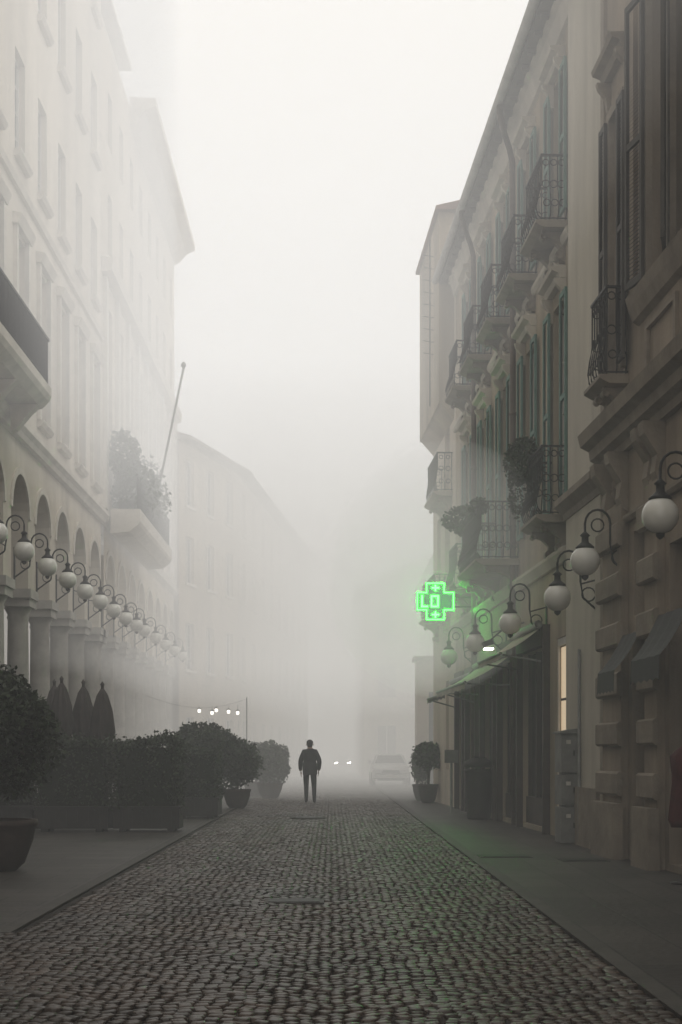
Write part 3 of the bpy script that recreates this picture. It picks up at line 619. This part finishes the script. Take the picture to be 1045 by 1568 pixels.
# ------------------------------------------------------------------ cars
M['paint']=mat('silver_paint',(.45,.45,.44),.35,.06,2,0,spec=.5); M['paintD']=mat('dark_paint',(.06,.065,.07),.35,.06,2,0,spec=.5); M['tyre']=mat('tyre_rubber',(.02,.02,.02),.8,.2,5,0); M['chrome']=mat('light_lens',(.5,.5,.5),.15,.1,5,0,spec=.6); M['tail']=mat('tail_lens',(.25,.02,.02),.2,.1,5,0); M['head']=emis('lit_headlamp',(1,.97,.9),260)
def car(x,y,head,paint,lit=False):
    g=Grp('parked_car' if not lit else 'oncoming_car',Fr((x,y),(0,1),(1,0)))
    st=[(0,.70,.30,.66),(.06,.78,.22,.74),(.35,.82,.20,.84),(1.1,.84,.19,.93),(1.35,.845,.19,.96),(2.5,.85,.19,.97),(3.6,.845,.19,.97),(4.05,.80,.22,.95),(4.15,.72,.30,.85)]
    V=[];F=[]
    for (u,hw,z0,z1) in st:
        ring=[(-hw*.92,z0),(-hw,z0+.12),(-hw*1.01,(z0+z1)/2),(-hw*.97,z1-.1),(-hw*.88,z1),(0,z1+.035),(hw*.88,z1),(hw*.97,z1-.1),(hw*1.01,(z0+z1)/2),(hw,z0+.12),(hw*.92,z0)]
        V+=[g.fr.P(u,a,b) for a,b in ring]
    k=11
    for i in range(len(st)-1):
        for j in range(k-1): F.append((i*k+j,i*k+j+1,(i+1)*k+j+1,(i+1)*k+j))
    F+= [tuple(range(k)),tuple((len(st)-1)*k+j for j in range(k)),]
    g.add('body',paint,V,F,True)
    cab=[(1.15,.74,.93,.95),(1.75,.62,.96,1.38),(2.2,.60,.97,1.43),(3.2,.60,.97,1.42),(3.75,.66,.97,1.25),(4.0,.72,.95,.98)]
    V=[];F=[]
    for (u,hw,z0,z1) in cab:
        V+=[g.fr.P(u,a,b) for a,b in [(-.78,z0),(-hw,z1-.05),(-hw*.85,z1),(hw*.85,z1),(hw,z1-.05),(.78,z0)]]
    for i in range(len(cab)-1):
        for j in range(5): F.append((i*6+j,i*6+j+1,(i+1)*6+j+1,(i+1)*6+j))
    g.add('greenhouse',paint,V,F,False)
    P=g.fr.P
    g.add('windscreen','glass',[P(1.22,-.67,1.0),P(1.22,.67,1.0),P(1.69,.52,1.35),P(1.69,-.52,1.35)],[(0,1,2,3)])
    g.add('rear_window','glass',[P(4.0,-.62,1.02),P(4.0,.62,1.02),P(3.78,.5,1.26),P(3.78,-.5,1.26)],[(0,1,2,3)])
    for s_ in (-1,1):
        g.add('side_window','glass',[P(1.55,s_*.765,1.02),P(2.45,s_*.768,1.02),P(2.45,s_*.635,1.36),P(1.95,s_*.635,1.36)],[(0,1,2,3)]); g.add('side_window','glass',[P(2.55,s_*.768,1.02),P(3.5,s_*.768,1.02),P(3.3,s_*.635,1.36),P(2.55,s_*.635,1.36)],[(0,1,2,3)])
        g.box('headlamp','head' if lit else 'chrome',-.025,.1,s_*.56-.14,s_*.56+.14,.58,.72)
        g.box('mirror',paint,1.35,1.5,s_*.9-.08,s_*.9+.08,1.0,1.13)
        g.box('tail_lamp','tail',4.1,4.17,s_*.62-.1,s_*.62+.1,.7,.86)
        for u in (.75,3.3):
            c=P(u,s_*.78,.30); V=[];F=[];n=20
            for k2,(w,r) in enumerate(((-.1,.2),(-.1,.29),(-.07,.31),(.07,.31),(.09,.28),(.09,.18),(.06,.16),(.07,0.01))):
                for j in range(n): a=2*math.pi*j/n; V.append((c.x+s_*w,c.y+r*math.cos(a),c.z+r*math.sin(a)))
            for i in range(7):
                for j in range(n): F.append((i*n+j,i*n+(j+1)%n,(i+1)*n+(j+1)%n,(i+1)*n+j))
            g.add('wheel','tyre',V,F,True)
    g.box('grille','tyre',-.02,.05,-.38,.38,.58,.70); g.box('bumper',paint,-.09,.1,-.80,.80,.36,.50); g.box('lower_intake','tyre',-.03,.05,-.6,.6,.24,.34)
    g.box('number_plate','frameW',-.105,-.092,-.24,.24,.38,.48); g.done()
car(2.62,62.5,0,'paint'); car(1.0,128,0,'paintD',True)

# ------------------------------------------------------------------ pedestrian
M['jacket']=mat('dark_jacket',(.022,.022,.024),.85,.3,8,.3,20); M['trous']=mat('dark_trousers',(.018,.019,.024),.85,.3,8,.3,20); M['skin']=mat('skin',(.35,.22,.16),.6,.1,8,0); M['hair']=mat('dark_hair',(.03,.025,.02),.8,.3,20,.3,60); M['shoe']=mat('shoe_leather',(.015,.013,.012),.5,.2,8,0)
def skinmesh(name,V,E,Rd,root,matfn,mats,parent,sub=2):
    me=bpy.data.meshes.new(name); me.from_pydata(V,E,[]); o=bpy.data.objects.new(name,me); scene.collection.objects.link(o)
    md=o.modifiers.new('s','SKIN'); md.use_smooth_shade=True
    sd=me.skin_vertices[0].data
    for i,r in enumerate(Rd): sd[i].radius=(r if isinstance(r,tuple) else (r,r)); sd[i].use_root=(i==root)
    m2=o.modifiers.new('b','SUBSURF'); m2.levels=sub; m2.render_levels=sub
    dg=bpy.context.evaluated_depsgraph_get(); ev=o.evaluated_get(dg); nm=bpy.data.meshes.new_from_object(ev)
    bpy.data.objects.remove(o)
    nm.materials.clear()
    for m_ in mats: nm.materials.append(M[m_])
    for p in nm.polygons: p.material_index=matfn(p.center); p.use_smooth=True
    o=bpy.data.objects.new(name,nm); scene.collection.objects.link(o); o.parent=parent; return o
pe=bpy.data.objects.new('walking_man',None); scene.collection.objects.link(pe); pe.location=(-.62,40.6,.012)
V=[(0,0,.98),(0,.0,1.12),(0,.01,1.28),(0,.01,1.42),(0,.0,1.53),(0,.01,1.585),
 (0,.018,1.655),(0,.015,1.745),
 (-.165,0,1.45),(-.265,-.05,1.20),(-.27,.05,.97),(-.255,.085,.90),
 (.165,0,1.45),(.275,-.05,1.20),(.262,.07,.98),(.245,.12,.915),
 (-.10,0,.90),(-.105,.16,.53),(-.10,.06,.12),(-.11,.10,.05),(-.12,.24,.035),
 (.10,0,.90),(.12,.02,.52),(.13,-.24,.16),(.135,-.25,.07),(.14,-.13,.03)]
E=[(0,1),(1,2),(2,3),(3,4),(4,5),(5,6),(6,7),(3,8),(8,9),(9,10),(10,11),(3,12),(12,13),(13,14),(14,15),(0,16),(16,17),(17,18),(18,19),(19,20),(0,21),(21,22),(22,23),(23,24),(24,25)]
Rd=[(.18,.14),(.195,.15),(.205,.15),(.17,.13),(.085,.085),(.064,.068),(.095,.11),(.085,.1),
 .092,.078,.06,.038, .092,.078,.06,.038, .112,.078,.058,.048,.04, .112,.078,.058,.048,.04]
def mf(c):
    if c.z>1.70 or (c.z>1.60 and c.y<.03): return 3
    if c.z>1.545: return 2
    if abs(c.x)>.19 and c.z<.945 and c.z>.7: return 2
    if c.z>.86: return 0
    if c.z>.11: return 1
    return 4
skinmesh('body',V,E,Rd,0,mf,['jacket','trous','skin','hair','shoe'],pe)
me=bpy.data.meshes.new('jacket_hem'); seg=28; vv=[];ff=[]
for i,(z,rx,ry) in enumerate(((.80,.200,.15),(.83,.206,.157),(.98,.212,.165),(1.12,.205,.158),(1.2,.17,.12))):
    for j in range(seg): a=2*math.pi*j/seg; k=1+.02*math.sin(5*a+i); vv.append((rx*k*math.cos(a),.0+ry*k*math.sin(a),z))
for i in range(4):
    for j in range(seg): ff.append((i*seg+j,i*seg+(j+1)%seg,(i+1)*seg+(j+1)%seg,(i+1)*seg+j))
me.from_pydata(vv,[],ff); me.materials.append(M['jacket']); [setattr(p,'use_smooth',True) for p in me.polygons]
o=bpy.data.objects.new('jacket_hem',me); scene.collection.objects.link(o); o.parent=pe
for s_,wx,wy,wz in ((-1,-.255,.085,.90),(1,.245,.12,.915)):
    V=[(wx,wy,wz),(wx,wy+.01,wz-.05),(wx,wy+.012,wz-.085)];E=[(0,1),(1,2)];Rd=[(.026,.03),(.018,.038),(.014,.036)]
    for k,L in enumerate((.068,.078,.073,.058)):
        o0=len(V); yy=wy+.042-.021*k
        V+=[(wx,yy,wz-.09),(wx-s_*.006,yy+.002,wz-.09-L*.5),(wx-s_*.02,yy+.004,wz-.09-L*.95)]; E+=[(2,o0),(o0,o0+1),(o0+1,o0+2)]; Rd+=[.010,.009,.008]
    o0=len(V); V+=[(wx-s_*.01,wy+.045,wz-.045),(wx-s_*.02,wy+.06,wz-.085)]; E+=[(1,o0),(o0,o0+1)]; Rd+=[.011,.009]
    skinmesh('hand',V,E,Rd,0,lambda c:0,['skin'],pe,1)
gf=Grp('face',W)
def blob(nm,mk,c,r):
    V=[];F=[];n=10
    for i in range(7):
        t=math.pi*i/6
        for j in range(n): a=2*math.pi*j/n; V.append((c[0]+r[0]*math.sin(t)*math.cos(a)+0,c[1]+r[1]*math.sin(t)*math.sin(a),c[2]+r[2]*math.cos(t)))
    for i in range(6):
        for j in range(n): F.append((i*n+j,i*n+(j+1)%n,(i+1)*n+(j+1)%n,(i+1)*n+j))
    gf.add(nm,mk,V,F,True)
for s_ in (-1,1): blob('ear','skin',(s_*.095,.01,1.665),(.012,.02,.032)); blob('eye','hair',(s_*.03,.108,1.68),(.012,.008,.007))
blob('nose','skin',(0,.125,1.655),(.014,.022,.025)); blob('mouth','skin',(0,.11,1.615),(.025,.01,.007)); blob('hair','hair',(0,.0,1.725),(.096,.11,.085))
gf.done(); 
for c in list(gf.e.children): c.parent=pe
bpy.data.objects.remove(gf.e)

# ------------------------------------------------------------------ fog banks (volumes with added glow in place of multiply scattered light)
def fog(name,x0,x1,y0,y1,z0,z1,scat,absn,em,col=(1,.98,.95),fwd=0,ell=None,pr=None):
    fm=bpy.data.materials.new(name); fm.use_nodes=True; nt=fm.node_tree; nt.nodes.clear(); out=nt.nodes.new('ShaderNodeOutputMaterial')
    nodes=[]
    if scat: n=nt.nodes.new('ShaderNodeVolumeScatter'); n.inputs['Color'].default_value=(1,1,1,1); n.inputs['Density'].default_value=scat; n.inputs['Anisotropy'].default_value=0; nodes.append(n)
    if fwd: n=nt.nodes.new('ShaderNodeVolumeScatter'); n.inputs['Color'].default_value=(1,1,1,1); n.inputs['Density'].default_value=fwd; n.inputs['Anisotropy'].default_value=.8; nodes.append(n)
    if absn: n=nt.nodes.new('ShaderNodeVolumeAbsorption'); n.inputs['Color'].default_value=(0,0,0,1); n.inputs['Density'].default_value=absn; nodes.append(n)
    if em: n=nt.nodes.new('ShaderNodeEmission'); n.inputs['Color'].default_value=(*col,1); n.inputs['Strength'].default_value=em; nodes.append(n)  # glow put into the fog itself, standing in for multiple scattering
    last=nodes[0].outputs[0]
    for n in nodes[1:]:
        a=nt.nodes.new('ShaderNodeAddShader'); nt.links.new(last,a.inputs[0]); nt.links.new(n.outputs[0],a.inputs[1]); last=a.outputs[0]
    nt.links.new(last,out.inputs['Volume'])
    V=[(x,y,z) for x in(x0,x1) for y in(y0,y1) for z in(z0,z1)]
    F=[(0,1,3,2),(4,6,7,5),(0,4,5,1),(2,3,7,6),(0,2,6,4),(1,5,7,3)]
    if pr:
        n=len(pr); V=[(x,y,z) for z in (z0,z1) for x,y in pr]; F=[tuple(range(n)),tuple(range(n,2*n))]+[(i,(i+1)%n,n+(i+1)%n,n+i) for i in range(n)]
    if ell:
        bm=bmesh.new(); bmesh.ops.create_icosphere(bm,subdivisions=4,radius=1)
        V=[tuple(ell[0][k]+v.co[k]*ell[1][k] for k in range(3)) for v in bm.verts]; F=[tuple(v.index for v in f.verts) for f in bm.faces]; bm.free()
    me=bpy.data.meshes.new(name); me.from_pydata(V,[],F); me.materials.append(fm)
    bm=bmesh.new(); bm.from_mesh(me); bmesh.ops.recalc_face_normals(bm,faces=bm.faces); bm.to_mesh(me); bm.free()
    o=bpy.data.objects.new(name,me); scene.collection.objects.link(o); return o
fog('glowing_fog_bank',-150,150,-80,300,-.6,36,.002,.0,.0010,fwd=.003)
fog('glowing_fog_bank',-149,149,41.5,299,-.5,13,0,.037,.0196,(1,.958,.89))
fog('glowing_fog_bank',-148.5,148.5,32,298.5,3.5,14,0,.016,.0130,(1,.968,.92))
fog('glowing_fog_bank',-147,147,62,297,14.01,35.3,0,.03,.0280,(1,.982,.955))
fog('glowing_fog_bank',-148,148,5,298,9,35,0,.018,.0176)
fog('glowing_fog_bank',0,0,0,0,7.3,35.2,0,.032,.0262,pr=[(-14,22),(-2.9,22),(-6.4,60),(-14,60)])
fog('halo_mist',0,0,0,0,0,0,.004,0,.0125,(1,.965,.91),fwd=.028,ell=((2.1,29.4,5.0),(2.2,7.5,2.4)))  # added glowing mist ellipsoid, placed to carry the green halo of the cross

# ------------------------------------------------------------------ world, sun, camera
w=bpy.data.worlds.new('World'); scene.world=w; w.use_nodes=True; nt=w.node_tree; N=nt.nodes; L=nt.links
bg=N['Background']; sky=N.new('ShaderNodeTexSky'); sky.sky_type='NISHITA'; sky.sun_disc=False; sky.sun_elevation=R(50); sky.sun_rotation=R(120); sky.dust_density=5
hs=N.new('ShaderNodeHueSaturation'); hs.inputs['Saturation'].default_value=.12; L.new(sky.outputs[0],hs.inputs['Color'])
mx=N.new('ShaderNodeMix'); mx.data_type='RGBA'; mx.inputs[0].default_value=.7; L.new(hs.outputs[0],mx.inputs[6]); mx.inputs[7].default_value=(11.1,10.6,9.75,1)
L.new(mx.outputs[2],bg.inputs[0]); bg.inputs[1].default_value=.13
sd=bpy.data.lights.new('sun','SUN'); sd.energy=1.0; sd.angle=R(25); sd.color=(1,.95,.87); so=bpy.data.objects.new('sun',sd); scene.collection.objects.link(so)
d=Vector((math.sin(R(120))*math.cos(R(50)),math.cos(R(120))*math.cos(R(50)),math.sin(R(50)))); so.rotation_euler=d.to_track_quat('Z','Y').to_euler()
cd=bpy.data.cameras.new('camera'); cam=bpy.data.objects.new('camera',cd); scene.collection.objects.link(cam); scene.camera=cam
cam.location=(0,0,1.4); cam.rotation_euler=(R(90),0,0); cd.sensor_fit='VERTICAL'; cd.sensor_height=36; cd.sensor_width=24; cd.lens=50; cd.shift_y=.2366; cd.shift_x=.00925; cd.clip_end=4000
scene.view_settings.view_transform='Standard'; scene.view_settings.look='None'; scene.view_settings.exposure=0
